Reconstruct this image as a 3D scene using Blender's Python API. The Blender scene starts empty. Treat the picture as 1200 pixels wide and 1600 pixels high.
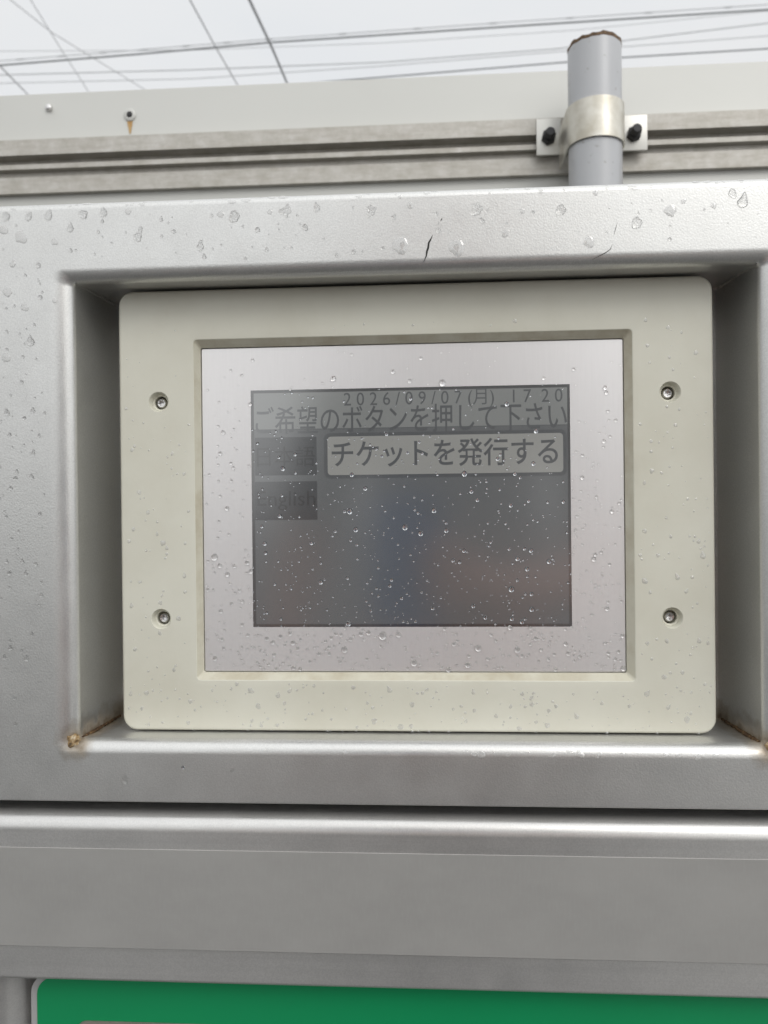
import bpy, bmesh, math, random
from mathutils import Vector, Matrix, noise
C = bpy.context.scene.collection
PI = math.pi
R = math.radians
rnd = random.Random(7)

# ------------------------------------------------------------------ camera
YAW, PITCH, ROLL = R(3.4935), R(-0.178), R(0.615)
CAM = Vector((0.0107, -0.4086, -0.0007))
MC = Matrix.Rotation(YAW, 3, 'Z') @ Matrix.Rotation(PITCH, 3, 'X') @ Matrix.Rotation(ROLL, 3, 'Y')
cd = bpy.data.cameras.new('camera'); cam = bpy.data.objects.new('camera', cd); C.objects.link(cam)
cam.matrix_world = Matrix.Translation(CAM) @ (MC @ Matrix.Rotation(R(90), 3, 'X')).to_4x4()
cd.sensor_fit = 'HORIZONTAL'; cd.sensor_width = 24; cd.lens = 24
cd.clip_start = 0.002; cd.clip_end = 2000
cd.dof.use_dof = True; cd.dof.focus_distance = 0.405; cd.dof.aperture_fstop = 12.5
bpy.context.scene.camera = cam

# ------------------------------------------------------------------ world, sun, exposure
W = bpy.data.worlds.new('World'); bpy.context.scene.world = W; W.use_nodes = True
SUN_EL, SUN_ROT = R(40), R(145)
def build_world():
    nt = W.node_tree; nt.nodes.clear(); N = nt.nodes.new; L = nt.links.new
    out = N('ShaderNodeOutputWorld'); bg = N('ShaderNodeBackground'); bg.inputs['Strength'].default_value = 0.1
    sky = N('ShaderNodeTexSky'); sky.sky_type = 'NISHITA'; sky.sun_disc = False
    sky.sun_elevation = SUN_EL; sky.sun_rotation = SUN_ROT; sky.dust_density = 3; sky.air_density = 1.2
    tc = N('ShaderNodeTexCoord'); sep = N('ShaderNodeSeparateXYZ'); L(tc.outputs['Generated'], sep.inputs[0])
    # overcast: clouds brighten from the horizon towards the zenith
    r = N('ShaderNodeMapRange'); r.inputs['From Min'].default_value = 0; r.inputs['From Max'].default_value = 1
    r.inputs['To Min'].default_value = 8.1; r.inputs['To Max'].default_value = 9.8
    L(sep.outputs['Z'], r.inputs['Value'])
    nz = N('ShaderNodeTexNoise'); nz.inputs['Scale'].default_value = 3.0; nz.inputs['Detail'].default_value = 5
    mp = N('ShaderNodeMapping'); mp.inputs['Scale'].default_value = (1, 1, 3)
    L(tc.outputs['Generated'], mp.inputs[0]); L(mp.outputs[0], nz.inputs['Vector'])
    cr = N('ShaderNodeValToRGB'); cr.color_ramp.elements[0].position = .3; cr.color_ramp.elements[1].position = .7
    cr.color_ramp.elements[0].color = (.93, .95, .97, 1); cr.color_ramp.elements[1].color = (1.0, 1.0, .995, 1)
    L(nz.outputs['Fac'], cr.inputs[0])
    vm = N('ShaderNodeVectorMath'); vm.operation = 'SCALE'
    # the sun behind thin cloud brightens its side of the sky
    dot = N('ShaderNodeVectorMath'); dot.operation = 'DOT_PRODUCT'; L(tc.outputs['Generated'], dot.inputs[0])
    dot.inputs[1].default_value = (math.sin(SUN_ROT) * math.cos(SUN_EL), math.cos(SUN_ROT) * math.cos(SUN_EL), math.sin(SUN_EL))
    gl = N('ShaderNodeMapRange'); gl.interpolation_type = 'SMOOTHSTEP'; gl.inputs['From Min'].default_value = -.1; gl.inputs['From Max'].default_value = 1
    gl.inputs['To Min'].default_value = 1; gl.inputs['To Max'].default_value = 1.8; L(dot.outputs['Value'], gl.inputs['Value'])
    ml = N('ShaderNodeMath'); ml.operation = 'MULTIPLY'; L(gl.outputs[0], ml.inputs[0]); L(r.outputs[0], ml.inputs[1])
    L(cr.outputs[0], vm.inputs[0]); L(ml.outputs[0], vm.inputs['Scale'])
    mx = N('ShaderNodeMix'); mx.data_type = 'RGBA'; mx.inputs['Factor'].default_value = .93
    L(sky.outputs[0], mx.inputs['A']); L(vm.outputs[0], mx.inputs['B'])
    L(mx.outputs['Result'], bg.inputs['Color']); L(bg.outputs[0], out.inputs[0])
build_world()
sl = bpy.data.lights.new('sun', 'SUN'); sl.energy = 0.65; sl.angle = R(25); sl.color = (1, .97, .93)
so = bpy.data.objects.new('sun', sl); C.objects.link(so)
sd = Vector((math.sin(SUN_ROT) * math.cos(SUN_EL), math.cos(SUN_ROT) * math.cos(SUN_EL), math.sin(SUN_EL)))
so.rotation_euler = sd.to_track_quat('Z', 'Y').to_euler()
vs = bpy.context.scene.view_settings
vs.view_transform = 'Standard'; vs.look = 'None'; vs.exposure = 0.0; vs.gamma = 1; vs.use_curve_mapping = False
cy = bpy.context.scene.cycles
cy.use_denoising = True
cy.max_bounces = 10; cy.transmission_bounces = 8; cy.glossy_bounces = 5; cy.diffuse_bounces = 4

# ------------------------------------------------------------------ helpers
def ray(px, py):
    return MC @ Vector(((px - 600) / 1200, 1, (800 - py) / 1200))
def at(px, py, y):
    """point of the vertical plane at depth y that was measured at this place of the photograph"""
    d = ray(px, py); return CAM + d * ((y - CAM.y) / d.y)

def tag(o, label=None, cat=None, group=None, kind=None):
    if label: o['label'] = label
    if cat: o['category'] = cat
    if group: o['group'] = group
    if kind: o['kind'] = kind
    return o
def link(name, me, m=None, parent=None):
    o = bpy.data.objects.new(name, me); C.objects.link(o)
    if m is not None: me.materials.clear(); me.materials.append(m)
    if parent: o.parent = parent
    return o
def empty(name, loc=(0, 0, 0)):
    o = bpy.data.objects.new(name, None); C.objects.link(o); o.location = loc; o.empty_display_size = .05
    return o
def obj(name, bm, m, parent=None, smooth=35, wn=False):
    me = bpy.data.meshes.new(name)
    bmesh.ops.recalc_face_normals(bm, faces=bm.faces) if smooth != 'keep' else None
    bm.to_mesh(me); bm.free()
    if smooth != 'keep' and smooth:
        me.shade_smooth(); me.set_sharp_from_angle(angle=R(smooth))
    elif smooth == 'keep': me.shade_smooth()
    o = link(name, me, m, None)
    if parent is not None:
        o.parent = parent
        o.matrix_parent_inverse = Matrix.Translation(-abs_loc(parent))
    if wn:
        w = o.modifiers.new('wn', 'WEIGHTED_NORMAL'); w.keep_sharp = True; w.weight = 100
    return o
def abs_loc(o):
    v = Vector(o.location)
    return v if o.parent is None else v   # parts keep their origin at the world's, see below
def box(bm, x0, x1, y0, y1, z0, z1, bev=0, seg=2):
    ret = bmesh.ops.create_cube(bm, size=1)
    vs_ = ret['verts']
    for v in vs_:
        v.co = Vector(((x0 + x1) / 2 + v.co.x * (x1 - x0), (y0 + y1) / 2 + v.co.y * (y1 - y0), (z0 + z1) / 2 + v.co.z * (z1 - z0)))
    if bev:
        es = {e for v in vs_ for e in v.link_edges}
        bmesh.ops.bevel(bm, geom=list(es), offset=bev, segments=seg, affect='EDGES', profile=.5)
def rrect(xl, xr, zb, zt, y, r, n=6):
    """rounded rectangle ring in the plane y, 4*(n+1) points"""
    pts = []
    for cx, cz, a0 in ((xr - r, zt - r, 0), (xl + r, zt - r, 90), (xl + r, zb + r, 180), (xr - r, zb + r, 270)):
        for i in range(n + 1):
            a = R(a0 + 90 * i / n)
            pts.append(Vector((cx + r * math.cos(a), y, cz + r * math.sin(a))))
    return pts
def loft(bm, rings, cap0=False, cap1=False):
    vr = [[bm.verts.new(p) for p in ring] for ring in rings]
    for a, b in zip(vr[:-1], vr[1:]):
        k = len(a)
        for i in range(k):
            j = (i + 1) % k
            bm.faces.new((a[i], a[j], b[j], b[i]))
    if cap0: bm.faces.new(vr[0])
    if cap1: bm.faces.new(list(reversed(vr[-1])))
    return vr
def lathe(bm, prof, cx, cz, n=32, y0=0, cap=True):
    """profile of (radius, y) pairs turned about an axis along Y"""
    rings = [[Vector((cx + r * math.cos(2 * PI * i / n), y0 + y, cz + r * math.sin(2 * PI * i / n))) for i in range(n)] for r, y in prof]
    loft(bm, rings, cap, cap)
def tube(bm, pts, rad, n=10, cap=True):
    pts = [Vector(p) for p in pts]; rings = []
    up = Vector((0, 0, 1))
    for i, p in enumerate(pts):
        d = (pts[min(i + 1, len(pts) - 1)] - pts[max(i - 1, 0)]).normalized()
        u = d.cross(up); u = u.normalized() if u.length > 1e-4 else Vector((1, 0, 0))
        v = u.cross(d).normalized(); rr = rad[i] if isinstance(rad, (list, tuple)) else rad
        rings.append([p + rr * (u * math.cos(2 * PI * k / n) + v * math.sin(2 * PI * k / n)) for k in range(n)])
    loft(bm, rings, cap, cap)
def extrude_x(bm, prof, x0, x1, n=1):
    rings = [[Vector((x0 + (x1 - x0) * i / n, y, z)) for y, z in prof] for i in range(n + 1)]
    loft(bm, rings, True, True)

# ------------------------------------------------------------------ materials
class NT:
    def __init__(s, name):
        s.m = bpy.data.materials.new(name); s.m.use_nodes = True; s.t = s.m.node_tree
        s.b = s.t.nodes['Principled BSDF']; s.tc = s.t.nodes.new('ShaderNodeTexCoord')
    def n(s, typ, **kw):
        x = s.t.nodes.new(typ)
        for k, v in kw.items():
            if k in x.inputs: x.inputs[k].default_value = v
            else: setattr(x, k, v)
        return x
    def l(s, a, b): s.t.links.new(a, b)
    def noise(s, scale, detail=3, stretch=None, rough=.5):
        x = s.n('ShaderNodeTexNoise', Scale=scale, Detail=detail, Roughness=rough)
        if stretch:
            mp = s.n('ShaderNodeMapping'); mp.inputs['Scale'].default_value = stretch
            s.l(s.tc.outputs['Object'], mp.inputs[0]); s.l(mp.outputs[0], x.inputs['Vector'])
        else: s.l(s.tc.outputs['Object'], x.inputs['Vector'])
        return x.outputs['Fac']
    def ramp(s, fac, stops):
        c = s.n('ShaderNodeValToRGB'); e = c.color_ramp.elements
        while len(e) < len(stops): e.new(.5)
        for k, (p, col) in zip(e, stops):
            k.position = p; k.color = (*col, 1) if len(col) == 3 else col
        s.l(fac, c.inputs[0]); return c.outputs[0]
    def rng(s, v, a, b, c, d):
        x = s.n('ShaderNodeMapRange'); x.inputs['From Min'].default_value = a; x.inputs['From Max'].default_value = b
        x.inputs['To Min'].default_value = c; x.inputs['To Max'].default_value = d; s.l(v, x.inputs['Value']); return x.outputs[0]
    def mix(s, f, a, b, mode='MIX'):
        x = s.n('ShaderNodeMix', data_type='RGBA', blend_type=mode)
        for sock, v in ((x.inputs['Factor'], f), (x.inputs['A'], a), (x.inputs['B'], b)):
            if isinstance(v, bpy.types.NodeSocket): s.l(v, sock)
            elif isinstance(v, (int, float)): sock.default_value = v
            else: sock.default_value = (*v, 1)
        return x.outputs['Result']
    def set(s, **kw):
        for k, v in kw.items():
            k = k.replace('_', ' ')
            if isinstance(v, bpy.types.NodeSocket): s.l(v, s.b.inputs[k])
            elif isinstance(v, tuple) and len(v) == 3: s.b.inputs[k].default_value = (*v, 1)
            else: s.b.inputs[k].default_value = v
        return s
    def bump(s, h, dist, strength=1.0):
        x = s.n('ShaderNodeBump', Strength=strength, Distance=dist)
        s.l(h, x.inputs['Height'])
        if s.b.inputs['Normal'].is_linked:
            s.l(s.b.inputs['Normal'].links[0].from_socket, x.inputs['Normal'])
        s.l(x.outputs[0], s.b.inputs['Normal']); return s

def silver_paint(name, col, metallic, rough, grain=1.0, dirt=.12):
    k = NT(name)
    big = k.noise(9, 4); fine = k.noise(1400, 2); mid = k.noise(60, 4)
    c = k.mix(k.rng(big, .35, .7, 0, dirt), col, tuple(x * .72 for x in col))
    c = k.mix(k.rng(fine, .35, .65, 0, .32), c, tuple(min(1, x * 1.35) for x in col))
    if name != 'silver_paint':
        st = k.noise(160, 4, (.02, 1, 1), .6); c = k.mix(k.rng(st, .42, .68, 0, .28), c, tuple(x * .7 for x in col))
    if name == 'silver_paint':   # rust weeping out of the two lower corner welds of the recess
        sp = k.n('ShaderNodeSeparateXYZ'); k.l(k.tc.outputs['Object'], sp.inputs[0])
        def mth(op, a, b=None):
            q = k.n('ShaderNodeMath', operation=op)
            for i_, v in enumerate((a, b)):
                if v is None: continue
                if isinstance(v, (int, float)): q.inputs[i_].default_value = v
                else: k.l(v, q.inputs[i_])
            return q.outputs[0]
        dx = mth('SUBTRACT', mth('ABSOLUTE', sp.outputs['X']), .1745); dz = mth('SUBTRACT', sp.outputs['Z'], -.1195)
        d = mth('SQRT', mth('ADD', mth('MULTIPLY', dx, dx), mth('MULTIPLY', mth('MULTIPLY', dz, dz), .7)))
        d = mth('ADD', d, mth('MULTIPLY', mth('SUBTRACT', k.noise(160, 5), .5), .011))
        c = k.mix(k.rng(d, .002, .0105, .8, 0), c, (.27, .20, .115))
        c = k.mix(k.rng(d, -.001, .0035, .9, 0), c, (.07, .045, .028))
        metallic = k.rng(d, .001, .007, .1, metallic)
    k.set(Base_Color=c, Metallic=metallic, Roughness=k.rng(mid, .3, .7, rough - .04, rough + .05))
    k.bump(k.noise(1100, 2), .00010 * grain, .7); k.bump(k.noise(150, 2), .0004 * grain, .07)
    return k.m
M = {}
M['silver'] = silver_paint('silver_paint', (.60, .60, .585), .78, .36)
M['silver_low'] = silver_paint('silver_paint_satin', (.62, .615, .60), .72, .34, .5)
def mk(name, col, rough=.5, metallic=0., **kw):
    k = NT(name); k.set(Base_Color=col, Roughness=rough, Metallic=metallic, **kw); return k

def m_film():
    k = NT('matte_film'); a = k.noise(22, 5, (1, 1, 1.6), .6); b = k.noise(260, 3, (3, 1, .6))
    c = k.mix(k.rng(a, .3, .7, 0, 1), (.375, .37, .355), (.335, .33, .317))
    c = k.mix(k.rng(b, .45, .8, 0, .25), c, (.40, .405, .395))
    k.set(Base_Color=c, Metallic=.12, Roughness=.5); k.bump(b, .0001, .2); return k.m
M['film'] = m_film()

def m_beige():
    k = NT('beige_plastic'); a = k.noise(14, 5, (1, 1, 1), .6); b = k.noise(900, 2)
    c = k.mix(k.rng(a, .40, .75, 0, .8), (.70, .69, .595), (.60, .58, .48))
    k.set(Base_Color=c, Roughness=.42, Specular_IOR_Level=.45); k.bump(b, .00005, .4); return k.m
M['beige'] = m_beige()
def m_grime():
    k = NT('grimy_beige'); a = k.noise(40, 5, (1, 1, 1), .65)
    c = k.mix(k.rng(a, .42, .7, 0, .7), (.60, .58, .475), (.40, .345, .235))
    k.set(Base_Color=c, Roughness=.5); return k.m
M['grime'] = m_grime()
def m_bezel():
    k = NT('satin_silver_film'); a = k.noise(1200, 2, (1, 1, .05)); 
    c = k.mix(k.rng(a, .3, .7, 0, .2), (.80, .785, .78), (.71, .695, .69))
    k.set(Base_Color=c, Metallic=.55, Roughness=.34); return k.m
M['bezel'] = m_bezel()

def m_lcd(name, base, emit, e_str):
    k = NT(name); a = k.noise(35, 2)
    k.set(Base_Color=base, Metallic=.0, Roughness=.17, IOR=2.35, Specular_IOR_Level=.6, Coat_Weight=.0,
          Emission_Color=emit, Emission_Strength=e_str)
    return k.m
M['lcd'] = m_lcd('display_glass', (.035, .037, .038), (.93, .97, 1), .050)
M['lcd_bar'] = m_lcd('display_band', (.05, .053, .052), (.97, 1, .96), .110)
M['lcd_button'] = m_lcd('display_button', (.07, .072, .068), (1, .99, .92), .150)
M['lcd_text'] = m_lcd('display_text', (.012, .013, .014), (.9, .95, 1), .038)
M['lcd_dark'] = m_lcd('display_language_key', (.014, .015, .017), (.85, .93, 1), .014)
M['lcd_key_text'] = m_lcd('display_key_text', (.004, .004, .006), (0, 0, 0), 0)
M['lcd_edge'] = m_lcd('display_edge', (.012, .012, .013), (1, 1, 1), .018)
M['dark_gap'] = mk('dark_gap', (.012, .011, .010), .8).m
M['steel'] = mk('stainless_steel', (.62, .61, .60), .22, 1).m
def m_galv():
    k = NT('weathered_aluminium'); a = k.noise(55, 6, (1, 1, 1), .7); b = k.noise(160, 4, (.15, 1, 1), .7)
    c = k.ramp(a, [(.3, (.40, .38, .335)), (.55, (.49, .47, .43)), (.75, (.57, .555, .525))])
    c = k.mix(k.rng(b, .45, .7, 0, .35), c, (.27, .235, .185))
    k.set(Base_Color=c, Metallic=.35, Roughness=.5); k.bump(a, .0004, .3); return k.m
M['galv'] = m_galv()
def m_board():
    k = NT('pale_board_paint'); a = k.noise(6, 4); b = k.noise(300, 2)
    c = k.mix(k.rng(a, .3, .7, 0, .35), (.56, .56, .53), (.50, .50, .47))
    k.set(Base_Color=c, Metallic=.1, Roughness=.5); return k.m
M['board'] = m_board()
def m_pole():
    k = NT('grey_pole_paint'); a = k.noise(30, 4, (1, 1, .3)); b = k.noise(120, 5)
    c = k.mix(k.rng(a, .4, .7, 0, .4), (.455, .462, .475), (.39, .395, .40))
    c = k.mix(k.rng(b, .66, .72, 0, .6), c, (.25, .235, .21))
    k.set(Base_Color=c, Metallic=.15, Roughness=.38); return k.m
M['pole'] = m_pole()
def m_rust(name='rust', c0=(.66, .60, .46), c1=(.36, .24, .11), al=None):
    k = NT(name); a = k.noise(420, 6, (1, 1, 1), .7); b = k.noise(90, 4)
    c = k.ramp(a, [(.32, (.05, .03, .015)), (.5, c1), (.68, c0)])
    k.set(Base_Color=c, Roughness=.6, Metallic=.1); k.bump(a, .0008, .8); return k
M['rust'] = m_rust().m
M['rust_dark'] = m_rust('rust_dark', (.30, .19, .09), (.10, .055, .025)).m
M['black'] = mk('black_rubber', (.018, .018, .02), .45).m
M['bandmetal'] = None
def m_band():
    k = NT('stainless_band'); a = k.noise(45, 4); 
    c = k.ramp(a, [(.3, (.44, .41, .34)), (.6, (.60, .58, .52)), (.8, (.66, .65, .61))])
    k.set(Base_Color=c, Metallic=.8, Roughness=.36); return k.m
M['band'] = m_band()
M['plate'] = mk('zinc_plate', (.62, .61, .57), .42, .5).m
M['cable'] = mk('cable_sheath', (.26, .27, .28), .6).m
M['cable_pale'] = mk('cable_sheath_grey', (.62, .63, .64), .6).m
def m_green():
    k = NT('green_vinyl'); a = k.noise(20, 3)
    k.set(Base_Color=k.mix(k.rng(a, .3, .7, 0, .3), (.003, .285, .10), (.004, .245, .087)), Roughness=.38); return k.m
M['green'] = m_green()
M['label'] = mk('grey_brown_label', (.24, .215, .185), .4).m
M['white'] = mk('white_sign_edge', (.42, .42, .415), .45).m
M['scratch'] = mk('bare_scratch', (.02, .02, .018), .7).m
def m_water(name, clear, ior):
    k = NT(name); k.set(Base_Color=(1, 1, 1), Roughness=.0, IOR=ior, Transmission_Weight=1.0)
    if ior < 1.3:    # thin flattened drops: mostly a sheen over what lies below
        gl = k.n('ShaderNodeBsdfGlossy', Roughness=.04); m0 = k.n('ShaderNodeMixShader'); m0.inputs[0].default_value = .15
        df = k.n('ShaderNodeBsdfDiffuse'); df.inputs['Color'].default_value = (.90, .90, .88, 1)
        m1 = k.n('ShaderNodeMixShader'); m1.inputs[0].default_value = .38   # white share stands in for light focused inside the drops
        k.l(k.b.outputs[0], m1.inputs[1]); k.l(df.outputs[0], m1.inputs[2])
        k.l(m1.outputs[0], m0.inputs[1]); k.l(gl.outputs[0], m0.inputs[2])
    tr = k.n('ShaderNodeBsdfTransparent'); mx = k.n('ShaderNodeMixShader'); mx.inputs[0].default_value = clear
    k.l(tr.outputs[0], mx.inputs[1]); k.l((m0 if ior < 1.3 else k.b).outputs[0], mx.inputs[2]); k.l(mx.outputs[0], k.t.nodes['Material Output'].inputs['Surface'])
    return k.m
M['water'] = m_water('water_film', .72, 1.2); M['bead'] = m_water('water_bead', .97, 1.333); M['drop'] = m_water('water_drop', .85, 1.333)
# mirror discs added under display and surround beads to give bright lower crescents
M['glint_glass'] = mk('glint_disc_display', (.62, .64, .66), .12, 1.).m
M['glint_film'] = mk('glint_disc_surround', (.95, .94, .93), .42, 1.).m
def m_ground():
    k = NT('wet_asphalt'); a = k.noise(.8, 5); b = k.noise(60, 4)
    k.set(Base_Color=k.ramp(b, [(.3, (.035, .035, .035)), (.7, (.085, .083, .08))]), Roughness=k.rng(a, .4, .6, .35, .75))
    k.bump(b, .01, .4); return k.m
M['ground'] = m_ground()

# ------------------------------------------------------------------ ground
GZ = -1.15
bm = bmesh.new(); bmesh.ops.create_grid(bm, x_segments=8, y_segments=8, size=900)
for v in bm.verts: v.co.z = GZ
tag(obj('ground', bm, M['ground']), kind='structure')

# ------------------------------------------------------------------ ticket machine
D = -.022                     # front plane of the housing, the display frame's front is y = 0
machine = empty('ticket_machine')
tag(machine, 'silver grey ticket machine with a recessed touch display and rain on its housing', 'ticket machine')

def arc_rings(base, rx, r, y0, n, rc0, rc1):
    """rings going from the flat front face round a bend into the recess; base = (xl,xr,zb,zt) at the outer tangent"""
    out = []
    xl, xr, zb, zt = base
    for i in range(n + 1):
        a = PI / 2 * i / n
        d = r * math.sin(a); dx = rx * math.sin(a); y = y0 + r * (1 - math.cos(a)); t = i / n
        out.append(rrect(xl + dx, xr - dx, zb + d, zt - d, y, rc0 + (rc1 - rc0) * t))
    return out
OP = (-.1862, .1858, -.1253, .1258)      # opening, outer tangent of the bent lip
HO = (-.262, .262, -.1508, .1602)        # housing outline
def upper_housing():
    bm = bmesh.new()
    xl, xr, zb, zt = HO; r = .0042
    rings = [rrect(xl, xr, zb, zt, .14, .004)]
    for i in range(9):
        a = PI / 2 * i / 8
        y = D + r * (1 - math.sin(a))
        dd = r * (1 - math.cos(a))
        rings.append(rrect(xl + dd, xr - dd, zb + dd * .35, zt - dd, y, .004))
    # face rings towards the opening
    last = (xl + r, xr - r, zb + r * .35, zt - r)
    for i in range(1, 5):
        t = i / 5
        q = [last[j] + (OP[j] - last[j]) * t for j in range(4)]
        rings.append(rrect(*q, D, .004 + .003 * t))
    rings += arc_rings(OP, .0120, .0068, D, 10, .0065, .0012)
    q = (OP[0] + .0118, OP[1] - .0118, -.1200, .1200)
    rings.append(rrect(q[0] + .0010, q[1] - .0010, q[2] - .0001, q[3] + .0003, 0.0, .0012))
    rings.append(rrect(q[0] + .0025, q[1] - .0025, q[2] - .0005, q[3] + .0012, .034, .0012))
    loft(bm, rings, True, True)
    return obj('upper_housing', bm, M['silver'], machine, 40, wn=True)
uh = upper_housing()

def lower_panel():
    bm = bmesh.new()
    zt, zb = -.1568, -.2432; y = D - .0005; r = .0085
    prof = [(.05, zt + .001)]
    for i in range(13):
        a = PI / 2 * i / 12
        prof.append((y + r * (1 - math.sin(a)), zt - r * (1 - math.cos(a))))
    for i in range(7):
        a = PI / 2 * i / 6
        rr = .0022
        prof.append((y + rr * (1 - math.cos(a)), zb + rr * (1 - math.sin(a))))
    prof.append((.05, zb))
    extrude_x(bm, prof, -.262, .262, 6)
    return obj('lower_panel', bm, M['silver_low'], machine, 40, wn=True)
lp = lower_panel()
# film band stuck on the lower panel
bm = bmesh.new(); box(bm, -.2615, .2615, D - .00085, D - .0004, -.2252, -.1740, .0001, 1)
film = obj('film_band', bm, M['film'], lp)
# dark gap between the two housings: the inner body
bm = bmesh.new(); box(bm, -.250, .250, -.004, .20, -.1570, -.1508)
obj('inner_body', bm, M['dark_gap'], machine)
# pedestal below
bm = bmesh.new(); box(bm, -.2035, .250, -.006, .22, GZ, -.2434, .004, 3)
obj('pedestal', bm, M['silver_low'], machine, 40)
bm = bmesh.new()
prof = []
tube(bm, [(-.2290, .006, GZ), (-.2290, .006, -.2436)], .021, 32)
obj('side_post', bm, M['silver_low'], machine, 40)
bm = bmesh.new(); loft(bm, [rrect(-.2068, .246, -.62, -.2485, -.0062, .010), rrect(-.2068, .246, -.62, -.2485, -.0085, .010)], True, True)
gs = obj('sign_panel', bm, M['white'], machine, 40)
bm = bmesh.new(); loft(bm, [rrect(-.2032, .243, -.60, -.2500, -.0087, .009), rrect(-.2032, .243, -.60, -.2500, -.0091, .009)], True, True)
obj('green_face', bm, M['green'], gs, 40)
bm = bmesh.new(); loft(bm, [rrect(-.1815, -.095, -.45, -.2722, -.0093, .006), rrect(-.1815, -.095, -.45, -.2722, -.0101, .006)], True, True)
obj('label_plate', bm, M['label'], gs, 40)

# --- display frame (beige plastic) with counterbored screw holes
HW, HH = .158, .1193
IN = (-.1166, .1166, -.0918, .0922)
BZ = (-.1136, .1129, -.0881, .0882)
SC = [(-.1361, .0590), (.1358, .0590), (-.1361, -.0588), (.1358, -.0588)]
def display_frame():
    bm = bmesh.new(); r = .0016
    rings = [rrect(-HW + .002, HW - .002, -HH + .002, HH - .002, .034, .0065), rrect(-HW, HW, -HH, HH, .012, .0078)]
    for i in range(6):
        a = PI / 2 * i / 5; d = r * (1 - math.cos(a))
        rings.append(rrect(-HW + d, HW - d, -HH + d, HH - d, r * (1 - math.sin(a)), .0078 - d))
    rings.append(rrect(-.1205, .1205, -.0958, .0962, 0, .004))
    rings.append(rrect(IN[0] - .0005, IN[1] + .0005, IN[2] - .0005, IN[3] + .0005, 0, .0022))
    rings.append(rrect(IN[0], IN[1], IN[2], IN[3], .0003, .002))
    rings.append(rrect(BZ[0] - .0004, BZ[1] + .0004, BZ[2] - .0004, BZ[3] + .0004, .0042, .0012))
    rings.append(rrect(BZ[0] - .0004, BZ[1] + .0004, BZ[2] - .0004, BZ[3] + .0004, .012, .0012))
    loft(bm, rings)
    # close the back as a ring so the solid is watertight
    bm.verts.ensure_lookup_table(); k = 28
    nr = len(rings)
    for i in range(k):
        j = (i + 1) % k; b = (nr - 1) * k
        bm.faces.new((bm.verts[b + i], bm.verts[b + j], bm.verts[j], bm.verts[i]))
    bmesh.ops.recalc_face_normals(bm, faces=bm.faces)
    me = bpy.data.meshes.new('f'); bm.to_mesh(me); bm.free(); me.materials.append(M['beige']); me.materials.append(M['grime'])
    fo = bpy.data.objects.new('f', me); C.objects.link(fo)
    cut = []
    for x, z in SC:
        bm = bmesh.new()
        lathe(bm, [(.0064, -.004), (.0064, -.0004), (.00555, 0.0), (.0052, .0005), (.0050, .0012), (.0043, .0036), (.0036, .0040), (.0036, .0100)], x, z, 40)
        bmesh.ops.recalc_face_normals(bm, faces=bm.faces)
        cm = bpy.data.meshes.new('c'); bm.to_mesh(cm); bm.free(); cm.materials.append(M['beige'])
        co = bpy.data.objects.new('c', cm); C.objects.link(co); cut.append(co)
        md = fo.modifiers.new('b', 'BOOLEAN'); md.object = co; md.operation = 'DIFFERENCE'; md.solver = 'EXACT'
    dg = bpy.context.evaluated_depsgraph_get(); dg.update()
    res = bpy.data.meshes.new_from_object(fo.evaluated_get(dg))
    for c in cut + [fo]: bpy.data.objects.remove(c)
    for p in res.polygons:   # grime on the sloped rebate round the display
        c = p.center
        p.material_index = 1 if (.0002 < c.y < .0045 and abs(c.x) < .1175 and abs(c.z) < .0928) else 0
    res.shade_smooth(); res.set_sharp_from_angle(angle=R(32)); res.name = 'display_frame'
    o = bpy.data.objects.new('display_frame', res); C.objects.link(o); o.parent = machine
    w = o.modifiers.new('wn', 'WEIGHTED_NORMAL'); w.keep_sharp = True; w.weight = 100
    return o
fr = display_frame()

def screw_mesh():
    bm = bmesh.new(); n = 36
    def ring(r, y, star=0):
        return [Vector(((r - star * .5 * (1 + math.cos(6 * 2 * PI * i / n))) * math.cos(2 * PI * i / n), y,
                        (r - star * .5 * (1 + math.cos(6 * 2 * PI * i / n))) * math.sin(2 * PI * i / n))) for i in range(n)]
    loft(bm, [ring(.0029, .004), ring(.0029, .0012), ring(.0026, .0004), ring(.0021, 0), ring(.00165, .0001, .00045), ring(.00155, .0016, .00045), ring(.0004, .0019)], True, True)
    bmesh.ops.recalc_face_normals(bm, faces=bm.faces)
    me = bpy.data.meshes.new('screw'); bm.to_mesh(me); bm.free(); me.shade_smooth(); me.set_sharp_from_angle(angle=R(40))
    me.materials.append(M['steel']); return me
sm = screw_mesh()
for i, (x, z) in enumerate(SC):
    s = link('screw', sm, None, fr); s.location = (x, .0045, z); s.rotation_euler = (0, rnd.uniform(0, 1), 0)

# --- silver display surround and the display
bm = bmesh.new()
S_ = (-.0866, .0850, -.0640, .0649)
rg = [rrect(*BZ, .009, .0008), rrect(*BZ, .0050, .0008), rrect(BZ[0] + .0003, BZ[1] - .0003, BZ[2] + .0003, BZ[3] - .0003, .0047, .0008),
      rrect(S_[0], S_[1], S_[2], S_[3], .0047, .0002), rrect(S_[0], S_[1], S_[2], S_[3], .0049, .0002)]
loft(bm, rg)
obj('display_surround', bm, M['bezel'], machine, 0)
bm = bmesh.new(); box(bm, -.112, .112, .0049, .0085, -.086, .086)
disp = obj('touch_display', bm, M['lcd'], machine)
TY = .0048
def sheet(name, x0, x1, z0, z1, r, y, m, parent, th=.00002):
    bm = bmesh.new(); loft(bm, [rrect(x0, x1, z0, z1, y + th, r, 5), rrect(x0, x1, z0, z1, y, r, 5)], True, True)
    return obj(name, bm, m, parent, 0)
def pxbox(x0, y0, x1, y1):
    a = at(x0, y0, .0048); b = at(x1, y1, .0048); return a.x, b.x, b.z, a.z
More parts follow.
